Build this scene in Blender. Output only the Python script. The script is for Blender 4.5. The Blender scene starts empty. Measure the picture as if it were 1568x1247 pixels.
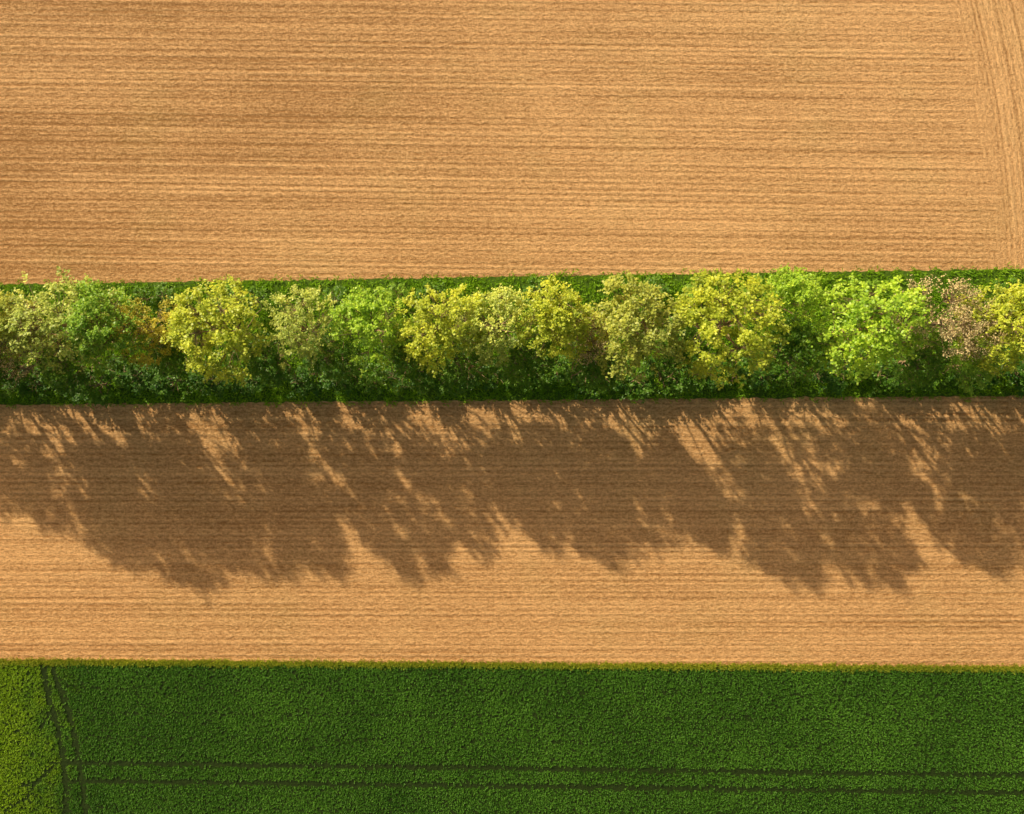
import bpy, math, numpy as np
from mathutils import Vector
rng = np.random.default_rng(7)
S = 0.07
def W(px, py): return ((px-784)*S, (623.5-py)*S)

scene = bpy.context.scene
scene.view_settings.view_transform = 'Standard'
scene.view_settings.look = 'None'
scene.view_settings.exposure = 0

# ------------------------------------------------------------ light
EL = math.radians(26)
sd = Vector((0.62, -0.78, 0)).normalized()
world = bpy.data.worlds.new("World"); scene.world = world; world.use_nodes = True
nt = world.node_tree
bg = nt.nodes["Background"]; bg.inputs[1].default_value = 0.15
sky = nt.nodes.new("ShaderNodeTexSky"); sky.sky_type = 'NISHITA'; sky.sun_disc = False
sky.sun_elevation = EL; sky.sun_rotation = math.atan2(-sd.x, -sd.y)
sky.dust_density = 3.0
wm = nt.nodes.new("ShaderNodeMix"); wm.data_type = 'RGBA'; wm.blend_type = 'MULTIPLY'; wm.inputs[0].default_value = 1
wm.inputs[7].default_value = (1.0, 0.80, 0.56, 1)      # hazy golden-hour sky
nt.links.new(sky.outputs[0], wm.inputs[6]); nt.links.new(wm.outputs[2], bg.inputs[0])
sl = bpy.data.lights.new("sun", 'SUN'); sl.energy = 5.0; sl.angle = math.radians(0.9); sl.color = (1, 0.89, 0.67)
so = bpy.data.objects.new("sun", sl); scene.collection.objects.link(so)
d = Vector((sd.x*math.cos(EL), sd.y*math.cos(EL), -math.sin(EL)))
so.rotation_euler = d.to_track_quat('-Z', 'Y').to_euler(); so.location = (-60, 70, 60)
SUN = -np.array(d)

# ------------------------------------------------------------ camera
H = 100
cam = bpy.data.cameras.new("camera"); co = bpy.data.objects.new("camera", cam); scene.collection.objects.link(co)
cam.sensor_width = 36; cam.lens = 36*H/(1568*S); cam.clip_end = 5000
co.location = (0, 0, H); co.rotation_euler = (0, 0, 0); scene.camera = co

# ------------------------------------------------------------ node helpers
class M:
    def __init__(s, name):
        s.m = bpy.data.materials.new(name); s.m.use_nodes = True; s.t = s.m.node_tree
        s.b = s.t.nodes["Principled BSDF"]; s.b.inputs['Roughness'].default_value = 0.9
        s.b.inputs['Specular IOR Level'].default_value = 0.15
        g = s.n("ShaderNodeNewGeometry"); s.pos = g.outputs['Position']
        sp = s.n("ShaderNodeSeparateXYZ"); s.l(s.pos, sp.inputs[0]); s.x, s.y, s.z = sp.outputs
    def n(s, t): return s.t.nodes.new(t)
    def l(s, a, b):
        if isinstance(a, (int, float)): b.default_value = a
        elif isinstance(a, tuple): b.default_value = a
        else: s.t.links.new(a, b)
    def math(s, op, a, b=0.0, c=0.0, clamp=False):
        n = s.n("ShaderNodeMath"); n.operation = op; n.use_clamp = clamp
        s.l(a, n.inputs[0]); s.l(b, n.inputs[1]); s.l(c, n.inputs[2]); return n.outputs[0]
    def vec(s, x, y, z=0.0):
        n = s.n("ShaderNodeCombineXYZ"); s.l(x, n.inputs[0]); s.l(y, n.inputs[1]); s.l(z, n.inputs[2]); return n.outputs[0]
    def noise(s, v, scale, detail=3, rough=0.55):
        n = s.n("ShaderNodeTexNoise"); s.l(v, n.inputs['Vector']); n.inputs['Scale'].default_value = scale
        n.inputs['Detail'].default_value = detail; n.inputs['Roughness'].default_value = rough; return n.outputs[0]
    def mr(s, v, a, b, c=0.0, d=1.0, smooth=False):
        n = s.n("ShaderNodeMapRange"); n.interpolation_type = 'SMOOTHSTEP' if smooth else 'LINEAR'
        s.l(v, n.inputs[0])
        for i, q in enumerate((a, b, c, d)): n.inputs[i+1].default_value = q
        return n.outputs[0]
    def mix(s, f, a, b, mode='MIX'):
        n = s.n("ShaderNodeMix"); n.data_type = 'RGBA'; n.blend_type = mode
        s.l(f, n.inputs[0])
        s.l((*a, 1) if isinstance(a, tuple) and len(a) == 3 else a, n.inputs[6])
        s.l((*b, 1) if isinstance(b, tuple) and len(b) == 3 else b, n.inputs[7]); return n.outputs[2]
    def bump(s, h, dist, strength=1.0):
        n = s.n("ShaderNodeBump"); n.inputs['Distance'].default_value = dist; n.inputs['Strength'].default_value = strength
        s.l(h, n.inputs['Height']); s.l(n.outputs[0], s.b.inputs['Normal'])

def soil(name, slope, light, dark, headland=False, bandamp=1.0, off=0.0):
    m = M(name)
    nC = m.noise(m.pos, 3.7, 3, 0.85)          # clods
    nM = m.noise(m.pos, 0.45, 3, 0.6)          # patchiness that breaks up the rows
    nD = m.noise(m.pos, 0.045, 3, 0.5)
    def rows(u, v, band, pamp=-.22, per=3.0, ramp=.17):
        fine = m.noise(m.vec(m.math('MULTIPLY', u, 0.015), m.math('MULTIPLY', v, 3.1), off), 1.0, 1, 0.5)
        brk = m.noise(m.vec(m.math('MULTIPLY', u, 1.8), m.math('MULTIPLY', v, 4.6), off+3.3), 1.0, 2, 0.7)
        wide = m.noise(m.vec(m.math('MULTIPLY', u, 0.022), m.math('MULTIPLY', v, 0.33), off+7.7), 1.0, 3, 0.6)
        row = m.math('SINE', m.math('MULTIPLY', v, 2*math.pi/0.62))
        pas = m.math('POWER', m.math('MULTIPLY_ADD', m.math('SINE', m.math('MULTIPLY', v, 2*math.pi/per)), .5, .5), 14.0)
        f = m.mr(fine, 0.3, 0.7, -0.42, 0.42)  # dark streaks along the rows: furrow shadow lines put into the soil colour
        f = m.math('MULTIPLY_ADD', row, ramp, f)
        f = m.math('MULTIPLY', f, m.mr(nM, 0.3, 0.7, 0.3, 1.6))
        f = m.math('ADD', f, m.mr(brk, 0.3, 0.7, -0.65, 0.65))
        f = m.math('ADD', f, m.mr(wide, 0.3, 0.7, -band, band))
        f = m.math('MULTIPLY_ADD', pas, pamp, f)
        h = m.math('MULTIPLY_ADD', row, 0.25, m.math('MULTIPLY', brk, 1.3))
        h = m.math('ADD', h, m.math('MULTIPLY', fine, 1.0))
        return f, h
    v = m.math('MULTIPLY_ADD', m.x, -slope, m.y)
    f, h = rows(m.x, v, .24*bandamp)
    if headland:
        ns = m.math('SUBTRACT', m.noise(m.pos, 0.30, 2), .5)
        yy = m.math('SUBTRACT', m.y, 12.0)
        cx = m.math('MULTIPLY_ADD', m.math('MULTIPLY', yy, yy), 0.0040, m.x)
        edge = m.math('MULTIPLY_ADD', ns, 7.0, cx)
        k = m.mr(edge, 48.5, 55.0, smooth=True)
        f2, h2 = rows(m.y, cx, .12, -.45, 1.9, .2)
        f2 = m.math('ADD', f2, .08)
        def sel(a, b):
            n = m.n("ShaderNodeMix"); m.l(k, n.inputs[0]); m.l(a, n.inputs[2]); m.l(b, n.inputs[3]); return n.outputs[0]
        f, h = sel(f, f2), sel(h, h2)
    f = m.math('ADD', f, m.mr(nC, 0.3, 0.7, -0.95, 0.95))
    f = m.math('ADD', f, m.mr(nD, 0.3, 0.7, -0.16, 0.16))
    if headland:   # damper, darker soil towards the west
        f = m.math('ADD', f, m.mr(m.math('ADD', m.x, m.mr(nD, 0.2, .8, -14, 14)), -60, 20, -0.55, 0.14))
    f = m.mr(f, -1.15, 1.15)
    col = m.mix(f, dark, light)
    g = m.noise(m.pos, 0.11, 4, 0.6)
    col = m.mix(m.mr(g, 0.5, 0.75, 0, 0.35), col, m.mix(f, tuple(np.array(dark)*np.array((.85, 1.05, .8))), tuple(np.array(light)*np.array((.92, 1.06, 1.1)))))
    m.l(col, m.b.inputs['Base Color'])
    h = m.math('ADD', h, m.math('MULTIPLY', nC, 2.4))
    m.bump(h, 0.055, 0.9)
    return m.m

mat_up = soil("ploughed_soil_upper", -0.012, (0.83, 0.505, 0.235), (0.33, 0.168, 0.060), True)
mat_lo = soil("ploughed_soil_lower", 0.0, (0.86, 0.50, 0.215), (0.37, 0.180, 0.060), False, .8, 21.)

def green_ground(name, a, b):
    m = M(name)
    n = m.noise(m.pos, 3.0, 4, .7)
    m.l(m.mix(m.mr(n, .3, .7), a, b), m.b.inputs['Base Color']); m.bump(n, .1); return m.m
mat_crop_soil = green_ground("crop_soil", (0.012, 0.022, 0.004), (0.03, 0.055, 0.008))  # soil colour darkened to stand for shade in the tramline ruts
mat_verge = green_ground("verge_turf", (0.04, 0.09, 0.008), (0.11, 0.20, 0.016))
mat_far = green_ground("far_ground", (0.30, 0.18, 0.07), (0.5, 0.3, 0.12))

def blades_mat(name, c1, c2, c3=None, transl=0.4):
    m = M(name)
    at = m.n("ShaderNodeAttribute"); at.attribute_name = "tone"; t = at.outputs['Fac']
    n = m.noise(m.pos, 0.10, 4, .6)
    n2 = m.noise(m.pos, 1.6, 2, .6)
    f = m.math('ADD', m.math('MULTIPLY', t, .65), m.math('ADD', m.mr(n, .3, .7, -.1, .35), m.mr(n2, .3, .7, -.03, .07)), clamp=True)
    col = m.mix(f, c1, c2)
    if c3:
        k = m.mr(m.math('ADD', m.x, m.mr(m.noise(m.pos, .4, 4, .6), .2, .8, -4.5, 4.5)), -54.5, -46.0, .9, 0, True)
        col = m.mix(k, col, c3)
    m.l(col, m.b.inputs['Base Color'])
    m.b.inputs['Roughness'].default_value = .5
    tr = m.n("ShaderNodeBsdfTranslucent"); m.l(col, tr.inputs[0])
    mx = m.n("ShaderNodeMixShader"); mx.inputs[0].default_value = transl
    m.l(m.b.outputs[0], mx.inputs[1]); m.l(tr.outputs[0], mx.inputs[2])
    m.l(mx.outputs[0], m.t.nodes['Material Output'].inputs[0])
    return m.m
mat_crop = blades_mat("crop_leaves", (0.036, 0.130, 0.010), (0.17, 0.40, 0.036), (0.30, 0.48, 0.014))
mat_grass = blades_mat("grass_blades", (0.12, 0.30, 0.012), (0.38, 0.62, 0.02))
mat_fringe = blades_mat("fringe_blades", (0.20, 0.28, 0.014), (0.52, 0.54, 0.04))

# ------------------------------------------------------------ flat sheets
def link(o): scene.collection.objects.link(o); return o
def sheet(name, top, bot, z, mat, x0=-260, x1=260, jit=0.12):
    n = int((x1-x0)/0.4)
    xs = np.linspace(x0, x1, n)
    yt = np.array([top(x) for x in xs]) + rng.normal(0, jit, n)*.5
    yb = np.array([bot(x) for x in xs]) + rng.normal(0, jit, n)*.5
    vs = [(x, y, z) for x, y in zip(xs, yb)] + [(x, y, z) for x, y in zip(xs, yt)]
    fs = [(i, i+1, n+i+1, n+i) for i in range(n-1)]
    me = bpy.data.meshes.new(name); me.from_pydata(vs, [], fs); me.materials.append(mat)
    return link(bpy.data.objects.new(name, me))
def line(p0, p1):
    a, b = W(*p0), W(*p1); k = (b[1]-a[1])/(b[0]-a[0])
    return lambda x: a[1]+k*(x-a[0])
L1 = line((0, 436), (1568, 412)); L2 = line((0, 620), (1568, 606)); L3 = line((0, 1012), (1568, 1023))
g = sheet("ground", lambda x: 1500, lambda x: -1500, -0.02, mat_far, -1500, 1500, 0)
sheet("ploughed_field", lambda x: 200, lambda x: L1(x)-.3, 0.0, mat_up)
sheet("grass_strip", L1, L2, 0.008, mat_verge)
sheet("ploughed_field", lambda x: L2(x)+.3, lambda x: L3(x)-.3, 0.0, mat_lo)
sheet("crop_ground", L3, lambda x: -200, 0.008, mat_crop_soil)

# ------------------------------------------------------------ leaf quads
def quads_mesh(name, base, u, w, tone, mats, extra=None):
    N = len(base)
    v = np.empty((N, 4, 3), np.float32)
    v[:, 0] = base; v[:, 1] = base+u*.5+w; v[:, 2] = base+u; v[:, 3] = base+u*.5-w
    verts = v.reshape(-1, 3)
    loops = np.arange(N*4, dtype=np.int32); starts = np.arange(N, dtype=np.int32)*4; tot = np.full(N, 4, np.int32)
    midx = np.zeros(N, np.int32); tn = np.repeat(tone, 4).astype(np.float32)
    if extra is not None:
        ev, ef = extra
        ef = np.array(ef, np.int32)+len(verts)
        verts = np.vstack([verts, np.array(ev, np.float32)])
        loops = np.concatenate([loops, ef.ravel()]); starts = np.arange(N+len(ef), dtype=np.int32)*4
        tot = np.full(N+len(ef), 4, np.int32); midx = np.concatenate([midx, np.ones(len(ef), np.int32)])
        tn = np.concatenate([tn, np.zeros(len(ev), np.float32)])
    me = bpy.data.meshes.new(name)
    me.vertices.add(len(verts)); me.vertices.foreach_set("co", verts.ravel())
    me.loops.add(len(loops)); me.loops.foreach_set("vertex_index", loops)
    me.polygons.add(len(starts)); me.polygons.foreach_set("loop_start", starts); me.polygons.foreach_set("loop_total", tot)
    for m in mats: me.materials.append(m)
    me.polygons.foreach_set("material_index", midx)
    a = me.attributes.new("tone", 'FLOAT', 'POINT'); a.data.foreach_set("value", tn)
    me.update(); me.validate()
    return me

def unit(a): return a/np.maximum(np.linalg.norm(a, axis=-1, keepdims=True), 1e-6)

def tufts(name, pts, nl, length, width, rad, mat, upr=1.0):
    N = len(pts); base = np.repeat(pts, nl, axis=0).astype(float); K = N*nl
    ang = rng.uniform(0, 2*np.pi, K); r = rad*np.sqrt(rng.random(K))
    a2 = rng.uniform(0, 2*np.pi, K)
    base[:, 0] += r*np.cos(a2); base[:, 1] += r*np.sin(a2)
    ln = length*rng.uniform(.6, 1.3, K)*np.repeat(rng.uniform(.85, 1.15, N), nl)
    dirv = unit(np.stack([np.cos(ang), np.sin(ang), rng.uniform(.3, 1.6, K)*upr], 1))
    side = unit(np.stack([-np.sin(ang), np.cos(ang), rng.normal(0, .3, K)], 1))
    tone = np.repeat(rng.random(N), nl)*.4+rng.random(K)*.6
    me = quads_mesh(name, base, dirv*ln[:, None], side*(width*rng.uniform(.7, 1.3, K))[:, None], tone, [mat])
    return link(bpy.data.objects.new(name, me))

def seg_dist(p, poly):
    d = np.full(len(p), 1e9)
    for a, b in zip(poly[:-1], poly[1:]):
        a = np.array(W(*a)); b = np.array(W(*b)); ab = b-a
        t = np.clip(((p-a)@ab)/(ab@ab), 0, 1)
        d = np.minimum(d, np.linalg.norm(p-(a+t[:, None]*ab), axis=1))
    return d

# crop: evenly sown (jittered grid), left out along the tramlines
x0, x1, y0 = -62, 62, -49
gx, gy = np.meshgrid(np.arange(x0, x1, .205), np.arange(y0, -26, .205))
p = np.stack([gx.ravel(), gy.ravel()], 1)+rng.uniform(-.1, .1, (gx.size, 2))
p = p[p[:, 1] < L3(p[:, 0])-.15+rng.normal(0, .1, len(p))]
keep = np.ones(len(p), bool)
tracks = [([(100, 1167), (784, 1176), (1800, 1190)], .27), ([(100, 1195), (784, 1203), (1800, 1217)], .27),
          ([(66, 1016), (70, 1040), (77, 1075), (88, 1108), (96, 1150), (101, 1200), (104, 1300)], .32),
          ([(80, 1016), (86, 1040), (98, 1070), (110, 1105), (118, 1150), (126, 1200), (138, 1300)], .32), ([(30, 1205), (60, 1195), (82, 1172), (96, 1150)], .18),
          ([(84, 1085), (60, 1115)], .16), ([(10, 1240), (40, 1222), (60, 1190)], .16)]
for poly, wd in tracks:
    keep &= (seg_dist(p, poly) > wd*rng.uniform(.75, 1.3, len(p))) | (rng.random(len(p)) < .06)
keep &= rng.random(len(p)) > .12
for yy in (1052, 1090, 1128, 1236):
    keep &= (seg_dist(p, [(60, yy), (1800, yy+16)]) > .12) | (rng.random(len(p)) < .6)
p = p[keep]
pts = np.column_stack([p, np.full(len(p), .01)])
tufts("crop_field", pts, 8, .215, .036, .12, mat_crop, .9)
n = 5200; xs = rng.uniform(x0, x1, n)
pts = np.column_stack([xs, L3(xs)+rng.normal(-.05, .16, n), np.full(n, .01)])
tufts("crop_border_grass", pts, 7, .26, .03, .15, mat_fringe)
n = 13000; xs = rng.uniform(-72, 72, n); t = rng.random(n)
pts = np.column_stack([xs, L1(xs)*(1-t)+L2(xs)*t+rng.normal(0, .18, n), np.full(n, .01)])
tufts("meadow_grass", pts, 8, .45, .045, .3, mat_grass, .8)

# ------------------------------------------------------------ trees
def leaf_mat(name):
    m = M(name)
    at = m.n("ShaderNodeAttribute"); at.attribute_name = "tone"; t = at.outputs['Fac']
    oi = m.n("ShaderNodeObjectInfo")
    hs = m.n("ShaderNodeHueSaturation"); m.l(oi.outputs['Color'], hs.inputs['Color'])
    m.l(m.mr(t, 0, 1, .53, .485), hs.inputs['Hue']); m.l(m.mr(t, 0, 1, .6, 1.4), hs.inputs['Value'])
    col = hs.outputs[0]
    m.l(col, m.b.inputs['Base Color']); m.b.inputs['Roughness'].default_value = .45
    m.b.inputs['Specular IOR Level'].default_value = 0.4
    tr = m.n("ShaderNodeBsdfTranslucent"); m.l(col, tr.inputs[0])
    mx = m.n("ShaderNodeMixShader"); mx.inputs[0].default_value = .42
    m.l(m.b.outputs[0], mx.inputs[1]); m.l(tr.outputs[0], mx.inputs[2])
    m.l(mx.outputs[0], m.t.nodes['Material Output'].inputs[0]); return m.m
mat_leaf = leaf_mat("tree_leaves")
mb = M("bark"); nb = mb.noise(mb.pos, 6, 4, .7)
mb.l(mb.mix(nb, (.15, .10, .05), (.44, .33, .18)), mb.b.inputs['Base Color']); mb.bump(nb, .03); mat_bark = mb.m

def tube(V, F, path, radii, sides=5):
    path = np.array(path, float); st = len(V); n = len(path)
    for i in range(n):
        t = unit((path[min(i+1, n-1)]-path[max(i-1, 0)])[None])[0]
        ref = np.array([1, 0, 0]) if abs(t[0]) < .8 else np.array([0, 1, 0])
        a = unit(np.cross(t, ref)[None])[0]; b = np.cross(t, a)
        for k in range(sides):
            an = 2*np.pi*k/sides; V.append(path[i]+radii[i]*(np.cos(an)*a+np.sin(an)*b))
    for i in range(n-1):
        for k in range(sides):
            F.append((st+i*sides+k, st+i*sides+(k+1) % sides, st+(i+1)*sides+(k+1) % sides, st+(i+1)*sides+k))

def make_tree(name, seed, Ht=15., R=5., base_frac=.33, nclump=190, nleaf=40, spread=.82, leaf=.28, twigs=1, tw=1.0):
    r = np.random.default_rng(seed); V = []; F = []
    zc = Ht*(base_frac+1)/2; rz = Ht*(1-base_frac)/2
    lean = r.normal(0, .3, 2)
    tp = [np.array([lean[0]*t*t, lean[1]*t*t, Ht*.85*t])+np.append(r.normal(0, .08, 2), 0)*(t > 0) for t in np.linspace(0, 1, 8)]
    tube(V, F, tp, np.linspace(.28, .05, 8)*Ht/15, 8)
    nb_ = 20; bc = unit(r.normal(size=(nb_, 3))); bc[:, 2] = np.where(bc[:, 2] < -.45, -bc[:, 2], bc[:, 2]); bl = r.uniform(.70, .98, nb_)
    dv = unit(bc[r.integers(0, nb_, nclump)]+r.normal(0, .36, (nclump, 3)))
    near = np.argmax(dv@bc.T, 1)
    rr = bl[near]*(1-.30*(1-np.max(dv@bc.T, 1))/.15*.45)*np.where(r.random(nclump) < .30, r.uniform(.3, .8, nclump), r.uniform(.88, 1.04, nclump))
    rr = np.clip(rr, .2, 1.0)
    c = dv*rr[:, None]*np.array([R-.1, R-.1, rz-.4]); c[:, 2] += zc
    # rounded dome: full middle, narrower top
    c[:, :2] *= np.clip(1.12-.26*((c[:, 2]-zc)/rz), .5, 1.15)[:, None]
    nl = 13; limbs = []
    for i in range(nl):
        t0 = .22+.6*i/nl; j = int(t0*7); o = tp[j]
        a = i*2.4+r.normal(0, .3); el = .5+.7*i/nl
        ln = R*r.uniform(.65, .95)*(1-.3*i/nl)
        pa = [o+np.array([np.cos(a)*np.cos(el)*ln*s, np.sin(a)*np.cos(el)*ln*s, np.sin(el)*ln*s+.12*ln*s*s])+r.normal(0, .1, 3)*s for s in np.linspace(0, 1.1, 6)]
        tube(V, F, pa, np.linspace(.10, .02, 6), 5); limbs += pa[1:]
    limbs = np.array(limbs+tp[3:])
    B = []; U = []; Wd = []; T = []
    bt = r.normal(.5, .12, nb_)
    for i in range(nclump):
        ci = c[i]; j = np.argmin(np.linalg.norm(limbs-ci, axis=1)+.6*np.maximum(0, limbs[:, 2]-ci[2])); o = limbs[j]
        out = unit((ci-np.array([0, 0, zc-2.0]))[None])[0]; out = unit((out+np.array([0, 0, .45]))[None])[0]
        tip = ci+out*.8
        tube(V, F, [o, (o+ci)/2+r.normal(0, .12, 3), ci, tip], [.035*tw, .025*tw, .015*tw, .006*tw], 3)
        k = int(nleaf*r.uniform(.6, 1.3)); s = r.uniform(.7, 1.25)*spread
        ns = 5
        sh = unit(out+r.normal(0, .6, (ns, 3))); which = r.integers(0, ns, k)
        tt = r.random(k)
        q = ci+sh[which]*(tt*1.3*s-.25)[:, None]+r.normal(0, .16*s, (k, 3))*(1.15-tt)[:, None]
        for z in range(twigs): tube(V, F, [ci, ci+sh[z % ns]*1.1*s], [.014*tw, .005*tw], 3)
        nrm = unit(r.normal(size=(k, 3))*.7+np.array([0, 0, .75])+SUN*.8+out*.3)
        u = unit(np.cross(nrm, unit(r.normal(size=(k, 3)))))
        w = unit(np.cross(u, nrm))
        ls = leaf*r.uniform(.6, 1.25, k)
        B.append(q); U.append(u*ls[:, None]); Wd.append(w*(ls*.38)[:, None])
        T.append(np.clip(bt[near[i]]+r.normal(0, .08)+r.normal(0, .15, k), 0, 1))
    return quads_mesh(name, np.vstack(B), np.vstack(U), np.vstack(Wd), np.concatenate(T), [mat_leaf, mat_bark], (V, F))

full = [make_tree("leafy_tree_mesh%d" % i, 100+i, base_frac=.24+.03*(i % 3), nclump=205+12*(i % 3), nleaf=39) for i in range(6)]
airy = [make_tree("airy_tree_mesh%d" % i, 200+i, nclump=190, nleaf=32, leaf=.26, base_frac=.28) for i in range(2)]
bare = [make_tree("bare_tree_mesh%d" % i, 300+i, nclump=150, nleaf=17, leaf=.2, spread=1.1, twigs=4, tw=1.6) for i in range(2)]
shr = [make_tree("shrub_mesh%d" % i, 400+i, Ht=4.5, R=2.3, base_frac=.05, nclump=28, nleaf=60, spread=.9, leaf=.27) for i in range(3)]

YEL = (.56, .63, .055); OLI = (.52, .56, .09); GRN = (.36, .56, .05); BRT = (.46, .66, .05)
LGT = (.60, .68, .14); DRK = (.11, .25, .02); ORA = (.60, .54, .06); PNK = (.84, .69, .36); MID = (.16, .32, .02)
k = [0]
def tree(mesh, px, py, R, Ht, col, name="deciduous_tree"):
    X, Y = W(px, py); f = 1-(Ht*.62)/H
    o = link(bpy.data.objects.new(name, mesh)); o.location = (X*f, Y*f, 0)
    s = R*S/5.; o.scale = (s, s, Ht/15.); o.rotation_euler = (0, 0, rng.uniform(-.7, .7)); o.color = (*col, 1)
    k[0] += 1; return o
def shrub(px, py, R, Ht, col):
    X, Y = W(px, py); o = link(bpy.data.objects.new("shrub", shr[k[0] % 3])); k[0] += 1
    s = R*S/2.3; o.location = (X, Y, 0); o.scale = (s, s, Ht/4.5); o.rotation_euler = (0, 0, rng.uniform(-.8, .8)); o.color = (*col, 1)

T = [ # mesh, px, py, R px, H, colour
 (full[0], -330, 515, 62, 9.5, OLI), (full[3], -235, 505, 68, 13, GRN), (full[1], -135, 510, 76, 15.5, YEL), (full[2], -55, 505, 76, 17, OLI),
 (full[4], 8, 502, 60, 16.8, OLI), (airy[0], 92, 495, 76, 16.6, LGT), (full[5], 176, 498, 62, 16.2, GRN), (airy[1], 228, 508, 52, 14, ORA),
 (bare[0], 40, 525, 50, 13, PNK),
 (full[0], 345, 505, 78, 16.2, YEL), (airy[0], 462, 502, 60, 14.8, LGT), (full[3], 568, 502, 62, 14.6, BRT), (full[1], 675, 502, 70, 16, YEL),
 (full[2], 762, 496, 56, 14.8, LGT), (full[4], 845, 492, 62, 15.6, YEL), (bare[1], 902, 520, 44, 12.5, PNK), (full[5], 977, 502, 74, 16.6, OLI),
 (full[0], 1117, 500, 84, 17, YEL), (full[3], 1206, 458, 48, 14, BRT), (full[1], 1325, 500, 82, 16.4, BRT), (bare[0], 1435, 492, 58, 15, PNK),
 (bare[1], 1480, 508, 50, 14, PNK), (full[2], 1540, 499, 66, 16, YEL), (full[5], 1640, 495, 76, 16.5, GRN), (full[4], 1750, 495, 74, 16, YEL), (full[0], 1860, 490, 72, 16, OLI),
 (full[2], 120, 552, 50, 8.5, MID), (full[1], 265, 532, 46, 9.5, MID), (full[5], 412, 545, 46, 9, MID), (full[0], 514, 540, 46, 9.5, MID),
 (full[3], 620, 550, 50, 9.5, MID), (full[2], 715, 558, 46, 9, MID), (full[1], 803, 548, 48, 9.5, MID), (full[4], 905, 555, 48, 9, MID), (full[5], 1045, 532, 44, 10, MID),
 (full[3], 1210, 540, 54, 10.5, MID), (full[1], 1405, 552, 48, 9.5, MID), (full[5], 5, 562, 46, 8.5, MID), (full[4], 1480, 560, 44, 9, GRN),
]
for t in T: tree(*t)
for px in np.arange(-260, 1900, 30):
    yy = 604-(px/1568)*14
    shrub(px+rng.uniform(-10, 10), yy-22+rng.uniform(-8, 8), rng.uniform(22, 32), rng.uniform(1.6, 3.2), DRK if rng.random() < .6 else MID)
    if rng.random() < .35: shrub(px+rng.uniform(-10, 10), 462-(px/1568)*20+rng.uniform(-4, 8), rng.uniform(16, 24), rng.uniform(1.5, 3.0), GRN if rng.random() < .4 else MID)
